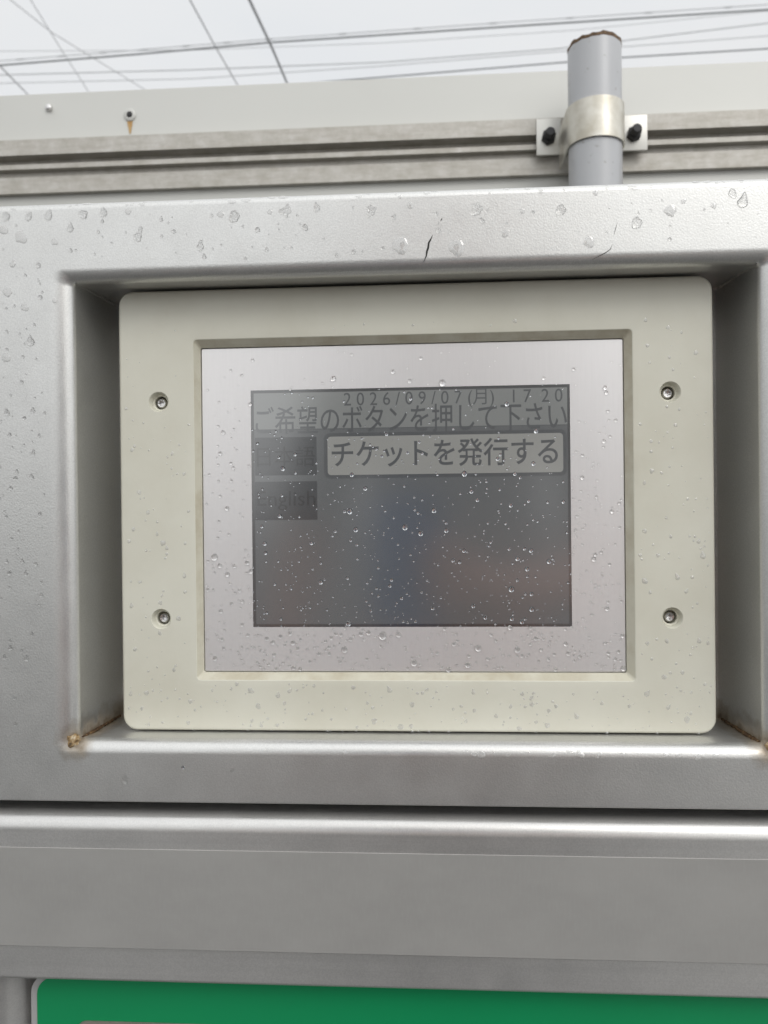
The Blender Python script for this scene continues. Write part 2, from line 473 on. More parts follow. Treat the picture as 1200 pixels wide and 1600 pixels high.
# dark inactive margin of the display
bm = bmesh.new()
mar = (S_[0] + .0016, S_[1] - .0014, S_[2] + .0016, S_[3] - .0016)
loft(bm, [rrect(*S_, .00486, .0002, 2), rrect(*mar, .00486, .0002, 2)])
obj('display_margin', bm, M['lcd_edge'], disp, 0)

def text(name, s, x0, x1, z0, z1, y, m, parent, bold=0.0, spacing=1.0):
    cu = bpy.data.curves.new(name, 'FONT'); cu.body = s; cu.size = 1; cu.space_character = spacing
    cu.offset = bold; cu.resolution_u = 4
    t = bpy.data.objects.new('t', cu); C.objects.link(t)
    dg = bpy.context.evaluated_depsgraph_get(); dg.update()
    me = bpy.data.meshes.new_from_object(t.evaluated_get(dg)); bpy.data.objects.remove(t)
    xs = [v.co.x for v in me.vertices]; ys = [v.co.y for v in me.vertices]
    a, b, c, d = min(xs), max(xs), min(ys), max(ys)
    for v in me.vertices:
        v.co = Vector((x0 + (v.co.x - a) / (b - a) * (x1 - x0), y, z0 + (v.co.y - c) / (d - c) * (z1 - z0)))
    me.name = name; me.materials.clear(); me.shade_flat()
    return link(name, me, m, parent)
def textpx(name, s, x0, y0, x1, y1, y, m, parent, **k):
    return text(name, s, *pxbox(x0, y0, x1, y1), y, m, parent, **k)

a = (S_[0] + .0016, S_[1] - .0014)
z_line = at(640, 668, .0048).z
sheet('title_band', a[0], a[1], z_line + .0003, S_[3] - .0016, .0002, .00484, M['lcd_bar'], disp)
sheet('title_line', a[0], a[1], z_line - .0001, z_line + .00015, .00005, .00483, M['lcd_text'], disp)
textpx('date_text', '2 0 2 6 / 0 9 / 0 7 (月)   1 7  2 0', 537, 611, 879, 634, .00480, M['lcd_text'], disp)
textpx('heading_text', 'ご希望のボタンを押して下さい', 399, 636, 886, 671, .00479, M['lcd_text'], disp, bold=.006)
bx = pxbox(506, 677, 886, 743)
sheet('button_border', *bx, .0032, .00484, M['lcd_text'], disp)
sheet('button_face', bx[0] + .0019, bx[1] - .0019, bx[2] + .0019, bx[3] - .0019, .0019, .00481, M['lcd_button'], disp)
textpx('button_text', 'チケットを発行する', 518, 688, 872, 726, .00478, M['lcd_text'], disp, bold=.012)
k1 = pxbox(398, 684, 495, 742); k2 = pxbox(398, 753, 496, 812)
sheet('language_key', *k1, .0003, .00484, M['lcd_dark'], disp)
sheet('language_key', *k2, .0003, .00484, M['lcd_dark'], disp)
textpx('language_text', '日本語', 401, 698, 492, 728, .00480, M['lcd_key_text'], disp)
textpx('language_text', 'English', 402, 768, 493, 797, .00480, M['lcd_key_text'], disp)

# --- weld, rust and scratches of the upper housing
def lump(name, c, r, m, parent, seed, squash=(1, .6, 1), amp=.45, n=3):
    bm = bmesh.new(); bmesh.ops.create_icosphere(bm, subdivisions=n, radius=1)
    for v in bm.verts:
        p = v.co.copy(); f = 1 + amp * noise.noise(p * 1.7 + Vector((seed, 0, 0))) + amp * .6 * noise.noise(p * 4 + Vector((0, seed, 0)))
        v.co = Vector((c[0] + p.x * r * f * squash[0], c[1] + p.y * r * f * squash[1], c[2] + p.z * r * f * squash[2]))
    return obj(name, bm, m, parent, 'keep')
cl = Vector((OP[0] + .0092, D + .003, OP[2] + .0055)); cr_ = Vector((OP[1] - .0092, D + .003, OP[2] + .0055))
lump('rusty_weld', cl, .0038, M['rust'], uh, 3, (1.1, .7, .9))
lump('rusty_weld', cr_ + Vector((.001, 0, -.001)), .0036, M['rust'], uh, 9, (1.1, .7, .9))
def seam(p0, p1, r0, r1, m, name, seed, n=26):
    bm = bmesh.new(); pts = []; rr = []
    for i in range(n):
        t = i / (n - 1); p = p0.lerp(p1, t)
        w = noise.noise(Vector((t * 9, seed, 0)))
        pts.append(p + Vector((w * .0006, 0, abs(w) * .0004))); rr.append((r0 + (r1 - r0) * t) * (1 + .6 * noise.noise(Vector((t * 22, seed, 5)))))
    tube(bm, pts, rr, 8)
    return obj(name, bm, m, uh, 'keep')
ix0, ix1, iz0, iz1 = OP[0] + .0121, OP[1] - .0121, -.1193, .1195
seam(Vector((ix0 + .0006, D + .006, iz0 + .0002)), Vector((ix0 + .0022, .030, iz0 - .0002)), .0010, .0006, M['rust_dark'], 'rusty_seam', 1)
seam(Vector((ix1 - .0006, D + .006, iz0 + .0002)), Vector((ix1 - .0022, .030, iz0 - .0002)), .0013, .0007, M['rust_dark'], 'rusty_seam', 4)
seam(Vector((ix0 + .0006, D + .004, iz1)), Vector((ix0 + .0022, .030, iz1 + .0008)), .0007, .0006, M['silver'], 'weld_seam', 6)
seam(Vector((ix1 - .0006, D + .004, iz1)), Vector((ix1 - .0022, .030, iz1 + .0008)), .0007, .0006, M['silver'], 'weld_seam', 8)
def scratch(pts, w):
    bm = bmesh.new(); up = []; dn = []
    P = [at(x, y, D - .00012) for x, y in pts]; n = len(P)
    for i, p in enumerate(P):
        d = (P[min(i + 1, n - 1)] - P[max(0, i - 1)]).normalized(); q = Vector((d.z, 0, -d.x)) * w * .5 * w_prof(i / (n - 1)) 
        up.append(p + q); dn.append(p - q)
    for yy in (0,):
        a = [bm.verts.new(p) for p in up]; b = [bm.verts.new(p) for p in dn]
        for i in range(n - 1): bm.faces.new((a[i], a[i + 1], b[i + 1], b[i]))
    ext = bmesh.ops.extrude_face_region(bm, geom=bm.faces[:])
    for v in [g for g in ext['geom'] if isinstance(g, bmesh.types.BMVert)]: v.co.y += .00015
    return obj('scratch', bm, M['scratch'], uh, 0)
def w_prof(t): return .12 + .88 * math.sin(PI * min(1, max(0, t))) ** .7
scratch([(676, 367), (673, 374), (670, 379), (669, 387), (667, 393), (666, 400), (662, 409)], .0010)
scratch([(691, 340), (690, 343), (688, 345)], .0006); scratch([(686, 346), (684, 352)], .0005)
scratch([(957, 381), (954, 389), (949, 393), (944, 396), (938, 399), (925, 406)], .0004)
scratch([(965, 347), (962, 357), (959, 368)], .00025)

# ------------------------------------------------------------------ sign board seen from behind, its rails
BY = .55
bt = at(600, 122, BY).z
board = empty('sign_board', (0, BY, GZ))
tag(board, 'large pale grey sign board seen from behind above the ticket machine', 'sign board')
def part(name, bm, m, parent, sm_=35, wn=False):
    me = bpy.data.meshes.new(name); bmesh.ops.recalc_face_normals(bm, faces=bm.faces); bm.to_mesh(me); bm.free()
    me.shade_smooth(); me.set_sharp_from_angle(angle=R(sm_))
    o = link(name, me, m, parent)
    o.location = -Vector(parent.location) if parent.parent is None else Vector()
    if wn: w = o.modifiers.new('wn', 'WEIGHTED_NORMAL'); w.keep_sharp = True
    return o
bm = bmesh.new(); box(bm, -.95, .95, BY, BY + .022, -.45, bt, .0015, 2)
part('panel', bm, M['board'], board)
zr = at(600, 195, BY - .017).z       # top of the rail in its front plane
def rail_profile(z):
    y0, y1 = BY - .017, BY - .0005
    t = .0025
    return [(y1, z), (y0, z), (y0, z - .0195), (y0 + .0155, z - .0198), (y0 + .0155, z - .0285), (y0 + .005, z - .0290), (y0 + .005, z - .0350),
            (y0 + .0140, z - .0355), (y0 + .0140, z - .0425), (y0 + .010, z - .0430), (y0 + .010, z - .0635), (y1, z - .0640)]
bm = bmesh.new(); extrude_x(bm, rail_profile(zr), -.93, .93, 8)
part('rail', bm, M['galv'], board, 25)
bm = bmesh.new(); extrude_x(bm, rail_profile(zr - .55), -.93, .93, 8)
part('rail', bm, M['galv'], board, 25)
p = at(77, 169, BY)
bm = bmesh.new(); lathe(bm, [(.0046, 0), (.0046, -.0016), (.0038, -.0032), (.0018, -.0042)], p.x, p.z, 24, BY)
part('screw_head', bm, M['steel'], board)
p = at(203, 180, BY)
bm = bmesh.new(); lathe(bm, [(.0078, 0), (.0078, -.0012), (.0066, -.0020), (.0040, -.0022), (.0034, -.0012), (.0002, -.0010)], p.x, p.z, 32, BY)
part('rivet', bm, M['board'], board)
bm = bmesh.new(); lathe(bm, [(.0034, -.0011), (.0026, -.0032), (.0010, -.0036)], p.x, p.z, 20, BY)
part('rivet_pin', bm, M['black'], board)
def m_streak():
    k = NT('rust_streak'); a = k.noise(300, 5, (1, 1, .4), .7)
    k.set(Base_Color=k.ramp(a, [(.35, (.42, .20, .04)), (.65, (.50, .38, .20))]), Roughness=.6); return k.m
M['streak'] = m_streak()
bm = bmesh.new()
for i in range(13):
    z = p.z - .008 - i * .0013; w = .0032 * (1 - i / 13) + .0006 + .0005 * noise.noise(Vector((i * .9, 3, 0)))
    bm.verts.new((p.x - w, BY - .0006, z)); bm.verts.new((p.x + w, BY - .0006, z))
bm.verts.ensure_lookup_table()
for i in range(12): bm.faces.new((bm.verts[2 * i], bm.verts[2 * i + 1], bm.verts[2 * i + 3], bm.verts[2 * i + 2]))
ext = bmesh.ops.extrude_face_region(bm, geom=bm.faces[:])
for v in [g for g in ext['geom'] if isinstance(g, bmesh.types.BMVert)]: v.co.y += .0005
part('rust_streak', bm, M['streak'], board)

# ------------------------------------------------------------------ sign pole and its clamp
PY, PR = .480, .0302
pl = at(887, 120, PY); pr_ = at(971, 120, PY); PX = (pl.x + pr_.x) / 2; PR = (pr_.x - pl.x) / 2 * .985
ptop = at(930, 48, PY - PR).z
pole = empty('sign_pole', (PX, PY, GZ)); tag(pole, 'round grey painted steel pole with a rusty open top standing behind the machine', 'pole')
bm = bmesh.new(); n = 48
def pring(r, z, wob=0): return [Vector((PX + r * math.cos(2 * PI * i / n), PY + r * math.sin(2 * PI * i / n), z + wob * noise.noise(Vector((math.cos(2 * PI * i / n) * 3, math.sin(2 * PI * i / n) * 3, 1))))) for i in range(n)]
loft(bm, [pring(PR, GZ), pring(PR, 0), pring(PR, ptop - .0035, .0012)])
part('pole_tube', bm, M['pole'], pole, 50)
bm = bmesh.new()
loft(bm, [pring(PR * .996, ptop - .0055, .0012), pring(PR * 1.012, ptop - .0038, .004), pring(PR * 1.008, ptop - .0012, .004), pring(PR * .95, ptop - .0005, .005), pring(PR * .86, ptop - .0010, .003), pring(PR * .86, ptop - .06)])
part('rusty_rim', bm, M['rust_dark'], pole, 50)
clamp = empty('pole_clamp', (PX, PY, 0)); tag(clamp, 'stainless band clamp bolting the grey pole to the rail', 'clamp')
cz0 = at(930, 213, PY - PR).z; cz1 = at(930, 150, PY - PR).z
bm = bmesh.new(); n2 = 40
ri, ro = PR + .0006, PR + .0026
def bring(r, z):
    pts = []
    for i in range(n2 + 1):
        a = PI + PI * i / n2
        pts.append(Vector((PX + r * math.cos(a), PY + r * math.sin(a), z)))
    return pts
def legs(r, z):  # straight legs towards the board
    b = bring(r, z); a = [Vector((PX - r, BY - .019, z))]; c = [Vector((PX + r, BY - .019, z))]
    return a + b + c
o1 = legs(ro, cz0) ; o2 = legs(ro, cz1); i1 = legs(ri, cz0); i2 = legs(ri, cz1)
ringsb = [[o1[k], o2[k], i2[k], i1[k]] for k in range(len(o1))]
loft(bm, ringsb, True, True)
part('band', bm, M['band'], clamp, 40)
for sgn, (tx0, ty0, tx1, ty1), (bx_, by_) in ((-1, (838, 186, 878, 241), (858, 212)), (1, (975, 180, 1012, 234), (992, 207))):
    a_ = at(tx0, ty0, BY - .0205); b_ = at(tx1, ty1, BY - .0205)
    x0, x1 = (a_.x, PX - ri) if sgn < 0 else (PX + ri, b_.x)
    bm = bmesh.new(); box(bm, x0, x1, BY - .0205, BY - .0175, b_.z, a_.z, .0006, 2)
    part('tab', bm, M['plate'], clamp)
    c = at(bx_, by_, BY - .027)
    bm = bmesh.new()
    hexr = [[Vector((c.x + r * math.cos(PI / 3 * i + .3), y, c.z + r * math.sin(PI / 3 * i + .3))) for i in range(6)] for r, y in ((.0088, BY - .0207), (.0088, BY - .0275), (.0078, BY - .0290))]
    loft(bm, hexr, True, True)
    lathe(bm, [(.0060, -.0285), (.0058, -.0370), (.0046, -.0390)], c.x, c.z, 20, BY)
    part('bolt', bm, M['black'], clamp)
# ------------------------------------------------------------------ overhead cables
GC = 'overhead cables crossing the sky'
def cable(label, pts, r, m, clips=0):
    """pts = (px, py, depth) measured along the cable; runs on past both ends"""
    P = [at(x, y, d) for x, y, d in pts]
    P = [P[0] + (P[0] - P[1]) * 1.5 / 1] + P + [P[-1] + (P[-1] - P[-2]) * 1.5]
    o = empty('overhead_cable', P[0]); tag(o, label, 'cable', GC)
    bm = bmesh.new(); tube(bm, P, r, 8)
    part('sheath', bm, m, o)
    if clips:
        for k in range(clips):
            t = (k + .5) / clips * (len(pts) - 1); i = min(int(t), len(pts) - 2)
            c = P[i + 1].lerp(P[i + 2], t - i); d = (P[i + 2] - P[i + 1]).normalized()
            bm = bmesh.new(); tube(bm, [c - d * .06, c - d * .03, c + d * .03, c + d * .06], [r * .9, r * 1.9, r * 1.9, r * .9], 8)
            part('cable_clip', bm, M['cable_pale'], o)
cable('thick dark cable, the heavier lower line of the upper pair crossing the whole sky', [(0, 102, 9), (210, 85, 9), (420, 66.5, 9), (800, 41, 9), (1200, 15, 9)], .0105, M['cable'])
cable('messenger wire with clips running just above the thick dark cable', [(0, 95, 9), (210, 78.5, 9), (420, 61, 9), (800, 34, 9), (1200, 7, 9)], .0055, M['cable_pale'], 13)
cable('thin pale wire just under the thick cable, nearest below it', [(0, 80, 12), (300, 78, 12), (600, 67, 12), (900, 47, 12), (1200, 17, 12)], .005, M['cable_pale'])
cable('grey wire in the middle of the lower set, passing behind the pole near its top', [(0, 117, 11), (300, 109, 11), (600, 97, 11), (870, 76, 11), (1200, 36, 11)], .0085, M['cable_pale'])
cable('thin wire just below the middle grey wire', [(0, 130, 11), (300, 123, 11), (600, 103, 11), (880, 80, 11), (1200, 56, 11)], .006, M['cable_pale'])
cable('short dark cable skimming the sign board top edge and passing behind the pole', [(640, 117, 10), (885, 97, 10), (970, 90, 10), (1200, 76, 10)], .0095, M['cable'])
cable('thickest slanting wire, dark, dropping to the board at the centre left', [(390, 0, 7), (424, 72, 8.6), (447, 126, 10)], .0155, M['cable_pale'])
cable('fainter slanting wire just left of the thickest slanting one', [(297, 0, 9), (335, 70, 10.5), (368, 127, 12)], .0095, M['cable_pale'])
cable('faint slanting wire dropping from the top left corner towards the right', [(17, 0, 14), (80, 50, 15.5), (215, 133, 18)], .0095, M['cable_pale'])
cable('faintest steep wire crossing another one in the top left corner', [(48, 0, 17), (90, 68, 18.5), (133, 135, 20)], .0095, M['cable_pale'])
cable('short grey wire at the left edge running down behind the sign board', [(0, 103, 10), (42, 146, 12)], .011, M['cable_pale'])

# ------------------------------------------------------------------ the person taking the photo, mirrored blurred in the display
def skinned(name, chains, m, parent, subs=2, root=0):
    """one continuous surface grown round connected chains of (x, y, z, radius)"""
    vs_, es, rr, idx = [], [], [], {}
    for ch in chains:
        prev = None
        for x, y, z, r in ch:
            k = (round(x, 4), round(y, 4), round(z, 4))
            if k not in idx: idx[k] = len(vs_); vs_.append((x, y, z)); rr.append(r)
            if prev is not None and prev != idx[k]: es.append((prev, idx[k]))
            prev = idx[k]
    me = bpy.data.meshes.new('t'); me.from_pydata(vs_, es, [])
    t = bpy.data.objects.new('t', me); C.objects.link(t)
    t.modifiers.new('s', 'SKIN'); sub = t.modifiers.new('u', 'SUBSURF'); sub.levels = subs; sub.render_levels = subs
    if not me.skin_vertices:
        me.attributes
    sv = me.skin_vertices[0].data
    for i, r in enumerate(rr): sv[i].radius = (r, r); sv[i].use_root = (i == root)
    dg = bpy.context.evaluated_depsgraph_get(); dg.update()
    out = bpy.data.meshes.new_from_object(t.evaluated_get(dg)); bpy.data.objects.remove(t)
    out.shade_smooth(); out.name = name
    return link(name, out, m, parent)
M['skin'] = mk('skin', (.78, .46, .37), .5).m
M['shirt'] = mk('pale_grey_shirt', (.42, .42, .42), .8).m
M['trousers'] = mk('dark_trousers', (.03, .035, .05), .8).m
M['hair'] = mk('black_hair', (.012, .010, .009), .5).m
M['phone'] = mk('blue_phone_back', (.09, .19, .44), .4).m
def build_person():
    cx, cy_ = .045, -.76
    S = []
    pel = (cx, cy_, -.24, .120); wa = (cx, cy_, -.10, .115); ch = (cx, cy_ + .01, .10, .135); nb = (cx, cy_, .245, .065); nk = (cx, cy_ + .01, .31, .05)
    jaw = (cx, cy_ + .03, .365, .062); hd = (cx, cy_ + .02, .425, .082); tp = (cx, cy_ + .01, .475, .070)
    nose = (cx, cy_ + .115, .405, .011); chin = (cx, cy_ + .095, .352, .022)
    S.append([pel, wa, ch, nb, nk, jaw, hd, tp]); S.append([jaw, chin]); S.append([hd, (cx, cy_ + .09, .412, .022), nose])
    for s in (-1, 1): S.append([hd, (cx + s * .078, cy_ + .01, .415, .012), (cx + s * .088, cy_ + .008, .42, .014)])
    hands = {}
    for s, wr in ((1, (.098, -.462, -.098, .029)), (-1, (-.235, -.70, -.30, .026))):
        sh = (cx + s * .155, cy_, .215, .055); el = (cx + s * .235, cy_ + (.09 if s > 0 else -.02), -.10 if s > 0 else -.06, .044); fa = tuple((a + b) / 2 for a, b in zip(el, wr))
        S.append([nb, sh, ((sh[0] + el[0]) / 2, (sh[1] + el[1]) / 2, (sh[2] + el[2]) / 2, .047), el, (fa[0], fa[1], fa[2], .036), wr])
        if s < 0:   # the left hand hangs relaxed
            wx, wy, wz = wr[:3]; pa = (wx - .004, wy + .012, wz - .055, .021); S.append([wr, (wx - .002, wy + .006, wz - .028, .020), pa])
            for k in range(4):
                yy = wy - .014 + .017 * k; l = (.8, .95, 1, .85)[k]
                S.append([pa, (pa[0], yy, wz - .085, .0092), (pa[0] + .006, yy + .003, wz - .085 - .030 * l, .0082), (pa[0] + .018, yy + .004, wz - .085 - .052 * l, .0072)])
            S.append([(wx - .002, wy + .006, wz - .028, .020), (wx + .006, wy + .035, wz - .060, .0105), (wx + .014, wy + .044, wz - .085, .0088)])
        # palm at the phone's edge, fingers across its back, the thumb on the screen side
        ex = .0265
        if s > 0: pa = (ex + s * .020, -.430, -.080, .021); S.append([wr, (ex + s * .036, -.446, -.090, .024), pa])
        for k, (dz, ln) in enumerate(((.030, .92), (.011, 1.0), (-.008, .95), (-.026, .78)) if s > 0 else ()):
            z = -.076 + dz
            S.append([pa, (ex + s * .014, -.418, z, .0090), (ex + s * .003, -.4025, z + .001, .0082), (ex - s * .018 * ln, -.4015, z + .003, .0074), (ex - s * .032 * ln, -.4045, z + .004, .0062)])
        if s > 0: S.append([(ex + s * .036, -.446, -.090, .024), (ex + s * .020, -.444, -.058, .0115), (ex + s * .003, -.4345, -.042, .0095), (ex - s * .012, -.4315, -.032, .0080)])
        S.append([pel, (cx + s * .085, cy_, -.33, .085), (cx + s * .095, cy_ + .015, -.68, .055), (cx + s * .100, cy_ - .01, -.92, .042), (cx + s * .10, cy_ - .015, -1.07, .034), (cx + s * .105, cy_ + .06, -1.115, .030), (cx + s * .11, cy_ + .14, -1.125, .022)])
    body = skinned('person', S, M['skin'], None)
    tag(body, 'person in a pale grey shirt holding up a blue phone in front of the display', 'person')
    T = [[(cx, cy_, -.20, .134), wa[:3] + (.130,), ch[:3] + (.150,), (cx, cy_, .235, .082)]]
    for s in (-1, 1):
        T.append([(cx, cy_, .235, .082), (cx + s * .155, cy_, .215, .068), (cx + s * .195, cy_ + (.03 if s > 0 else -.01), .077, .060), (cx + s * .228, cy_ + (.075 if s > 0 else -.018), -.065 if s > 0 else -.035, .056)])
    skinned('shirt', T, M['shirt'], body)
    L_ = []
    for s in (-1, 1):
        L_.append([(cx, cy_, -.24, .135), (cx + s * .085, cy_, -.33, .100), (cx + s * .095, cy_ + .015, -.68, .075), (cx + s * .10, cy_ - .01, -1.02, .062)])
    skinned('trousers', L_, M['trousers'], body)
    for s in (-1, 1):
        skinned('shoe', [[(cx + s * .10, cy_ - .03, -1.10, .042), (cx + s * .105, cy_ + .06, -1.112, .036), (cx + s * .11, cy_ + .15, -1.120, .029)]], M['black'], body)
    bm = bmesh.new(); bmesh.ops.create_uvsphere(bm, u_segments=32, v_segments=20, radius=1)
    bmesh.ops.delete(bm, geom=[v for v in bm.verts if v.co.z < -.05 and v.co.y > .0 or v.co.z < -.6], context='VERTS')
    for v in bm.verts:
        f = 1 + .05 * noise.noise(v.co * 5); v.co = Vector((cx + v.co.x * .096 * f, cy_ - .002 + v.co.y * .108 * f, .447 + v.co.z * .098 * f))
    h = obj('hair', bm, M['hair'], None, 'keep'); h.parent = body
    for s in (-1, 1):
        bm = bmesh.new(); bmesh.ops.create_uvsphere(bm, u_segments=12, v_segments=8, radius=.011, matrix=Matrix.Translation((cx + s * .031, cy_ + .094, .425)))
        e = obj('eye', bm, M['black'], None, 'keep'); e.parent = body
    bm = bmesh.new(); bmesh.ops.create_uvsphere(bm, u_segments=16, v_segments=8, radius=1)
    for v in bm.verts: v.co = Vector((cx + v.co.x * .024, cy_ + .110 + v.co.y * .008, .372 + v.co.z * .006))
    mo = obj('mouth', bm, mk('lips', (.40, .14, .12), .5).m, None, 'keep'); mo.parent = body
    ph = empty('phone', (-.015, -.416, -.060)); tag(ph, 'blue phone held upright in one hand to take the picture', 'phone')
    bm = bmesh.new(); loft(bm, [rrect(-.0505, .0205, -.134, .013, -.4200, .009), rrect(-.0515, .0215, -.135, .014, -.4185, .010), rrect(-.0515, .0215, -.135, .014, -.4140, .010), rrect(-.0505, .0205, -.134, .013, -.4125, .009)], True, True)
    part('case', bm, M['phone'], ph)
    bm = bmesh.new(); lathe(bm, [(.0065, -.4124), (.0065, -.4106), (.0055, -.4102), (.0045, -.4108)], .0107, -.0007, 24)
    part('lens', bm, M['black'], ph)
build_person()
# ------------------------------------------------------------------ raindrops
def dome_pts(r, h, seed, seg, rings, irr, tail):
    """rings of a sessile drop on a wall facing -Y: irregular outline, heavier below"""
    out = []
    for j in range(rings + 1):
        t = 1 - j / rings; row = []
        for i in range(seg):
            a = 2 * PI * i / seg
            f = 1 + irr * noise.noise(Vector((math.cos(a) * .9, math.sin(a) * .9, seed * 3.7))) + irr * .35 * noise.noise(Vector((math.cos(a) * 1.9, math.sin(a) * 1.9, seed * 1.3)))
            tl = 1 + tail * max(0, math.sin(a)) ** 3
            nar = 1 - .45 * min(1, tail) * max(0, math.sin(a)) ** 1.5
            x = r * f * t * math.cos(a) * nar; z = r * f * t * math.sin(a) * tl
            hh = h * max(0, 1 - t * t) ** .62 * (1 - .22 * math.sin(a) * t)
            row.append(Vector((x, -hh, z - (1 - t) * h * .25)))
        out.append(row)
    return out
def drop_bm(bm, r, h, seed, seg=16, rings=6, irr=.15, tail=0., off=Vector(), rot=0, nrm=None, glint=0):
    rows = dome_pts(r, h, seed, seg, rings, irr, tail)
    c, s = math.cos(rot), math.sin(rot)
    q = nrm.to_track_quat('-Y', 'Z') if nrm is not None else None
    def tr(p):
        p = Vector((p.x * c - p.z * s, p.y, p.x * s + p.z * c))
        if q: p = q @ p
        return p + off
    vr = [[bm.verts.new(tr(p)) for p in row] for row in rows[:-1]]
    top = bm.verts.new(tr(sum(rows[-1], Vector()) / seg))
    # wound so that every face looks away from the wall the drop sits on
    for a, b in zip(vr[:-1], vr[1:]):
        for i in range(seg):
            j = (i + 1) % seg; bm.faces.new((a[i], a[j], b[j], b[i]))
    for i in range(seg): bm.faces.new((vr[-1][i], vr[-1][(i + 1) % seg], top))
    if glint > 0:  # added mirror disc that makes the bead's bright crescent
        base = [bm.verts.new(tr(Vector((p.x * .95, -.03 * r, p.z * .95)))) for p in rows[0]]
        bm.faces.new(base).material_index = glint
LIB = {}
def lib_mesh(kind, v):
    k = (kind, v)
    if k not in LIB:
        bm = bmesh.new()
        irr, h, tail = {'bead': (.07, .78, .06), 'film_bead': (.09, .70, .1), 'flat': (.5, .15, .1), 'blob': (.5, .30, .25), 'tear': (.25, .34, .9), 'flat_tear': (.3, .2, .9), 'star': (1.1, .22, .3)}[kind]
        drop_bm(bm, 1, h, v * 5.1 + 1, 24, 8, irr, tail, glint=1 if 'bead' in kind else 0)
        me = bpy.data.meshes.new('raindrop')
        bm.to_mesh(me); bm.free(); me.shade_smooth(); me.materials.append(M['water' if 'flat' in kind else 'bead' if 'bead' in kind else 'drop'])
        if 'bead' in kind: me.materials.append(M['glint_glass' if kind == 'bead' else 'glint_film'])
        LIB[k] = me
    return LIB[k]
def raindrop(p, r, kind, label, group, v=None, rot=0, sx=1, nrm=None):
    o = bpy.data.objects.new('raindrop', lib_mesh(kind, v if v is not None else rnd.randrange(7))); C.objects.link(o)
    o.location = p; o.scale = (r * sx, r, r)
    o.rotation_euler = (0, rot, 0)
    if nrm is not None:
        o.rotation_euler = (nrm.to_track_quat('-Y', 'Z').to_matrix() @ Matrix.Rotation(rot, 3, 'Y')).to_euler()
    tag(o, label, 'raindrop', group); return o
spray = bmesh.new()
def spray_drop(p, r, h, irr=.1, tail=0, nrm=None, glint=0):
    n = len(spray.faces); drop_bm(spray, r, h * r, rnd.uniform(0, 99), 10, 4, irr, tail, p, 0, nrm, glint)
    if not glint:
        spray.faces.ensure_lookup_table()
        for f in spray.faces[n:]: f.material_index = 3

MM = .001
placed = []
def free(p, r):
    for q, s in placed:
        if abs(p.x - q.x) < r + s and abs(p.z - q.z) < r + s and (p - q).length < (r + s) * .95: return False
    placed.append((p, r)); return True
# notable drops of the upper band of the housing (place, radius in mm, shape)
NOT = [(130, 327, 3.3, 'blob'), (366, 339, 3.6, 'blob'), (217, 368, 3.4, 'star'), (313, 386, 2.6, 'tear'), (495, 326, 2.4, 'tear'), (447, 333, 3.6, 'star'),
       (625, 385, 5.2, 'flat'), (745, 328, 3.6, 'star'), (876, 329, 3.3, 'blob'), (615, 340, 2.0, 'blob'), (790, 365, 2.4, 'flat'), (713, 388, 5.0, 'flat'),
       (920, 379, 3.4, 'flat'), (995, 349, 3.4, 'blob'), (1048, 331, 3.8, 'flat'), (1161, 316, 3.6, 'tear'), (1144, 303, 2.6, 'blob'), (76, 322, 3.0, 'blob'),
       (45, 339, 2.6, 'blob'), (9, 331, 3.0, 'blob'), (32, 371, 4.0, 'flat'), (110, 358, 2.4, 'tear'), (162, 333, 2.6, 'tear'), (200, 331, 2.3, 'flat'),
       (345, 336, 2.4, 'flat'), (422, 332, 1.8, 'flat'), (580, 330, 3.2, 'star'), (685, 361, 1.6, 'blob'), (640, 321, 2.0, 'flat'), (816, 330, 1.8, 'flat'),
       (1068, 315, 1.6, 'flat'), (1115, 322, 1.8, 'flat'), (930, 300, 1.6, 'flat'), (6, 360, 3.0, 'flat'), (85, 378, 2.2, 'flat'), (60, 415, 1.8, 'blob'),
       (12, 458, 3.2, 'flat'), (38, 480, 2.6, 'flat'), (48, 535, 2.8, 'tear'), (10, 560, 3.0, 'flat'), (20, 412, 2.4, 'flat'), (85, 470, 1.6, 'flat')]
for x, y, r, k in NOT:
    p = at(x, y, D); p.z = min(p.z, HO[3] - .0035 - r * MM * 1.15) if y < 400 else p.z; placed.append((p, r * MM))
    lab = {'blob': 'rounded raindrop', 'star': 'ragged star shaped raindrop', 'tear': 'hanging teardrop shaped raindrop', 'flat': 'flat spread raindrop'}[k]
    big = 'large ' if r > 3.2 else 'small '
    side = 'left side' if y > 400 else ('silver band above the recess')
    raindrop(p, r * MM * .78, k, f'{big}{lab} on the {side} of the silver housing' if y > 400 else f'{big}{lab} on the {side}', 'raindrops on the silver housing', rot=rnd.uniform(-.3, .3))
# beads along the rounded top edge
zt_e = HO[3]
for i in range(46):
    x = rnd.uniform(-.215, .19); a = rnd.uniform(.15, 1.1)
    nrm = Vector((0, -math.cos(a), math.sin(a))); rr = .0042
    p = Vector((x, D + rr * (1 - math.cos(a)), zt_e - rr * (1 - math.sin(a))))
    r = rnd.uniform(.8, 1.9) * MM
    if free(p, r): raindrop(p, r * .8, 'flat', 'flat water bead on the rounded top edge of the housing', 'water beads along the top edge', nrm=nrm, sx=rnd.uniform(1, 1.9))
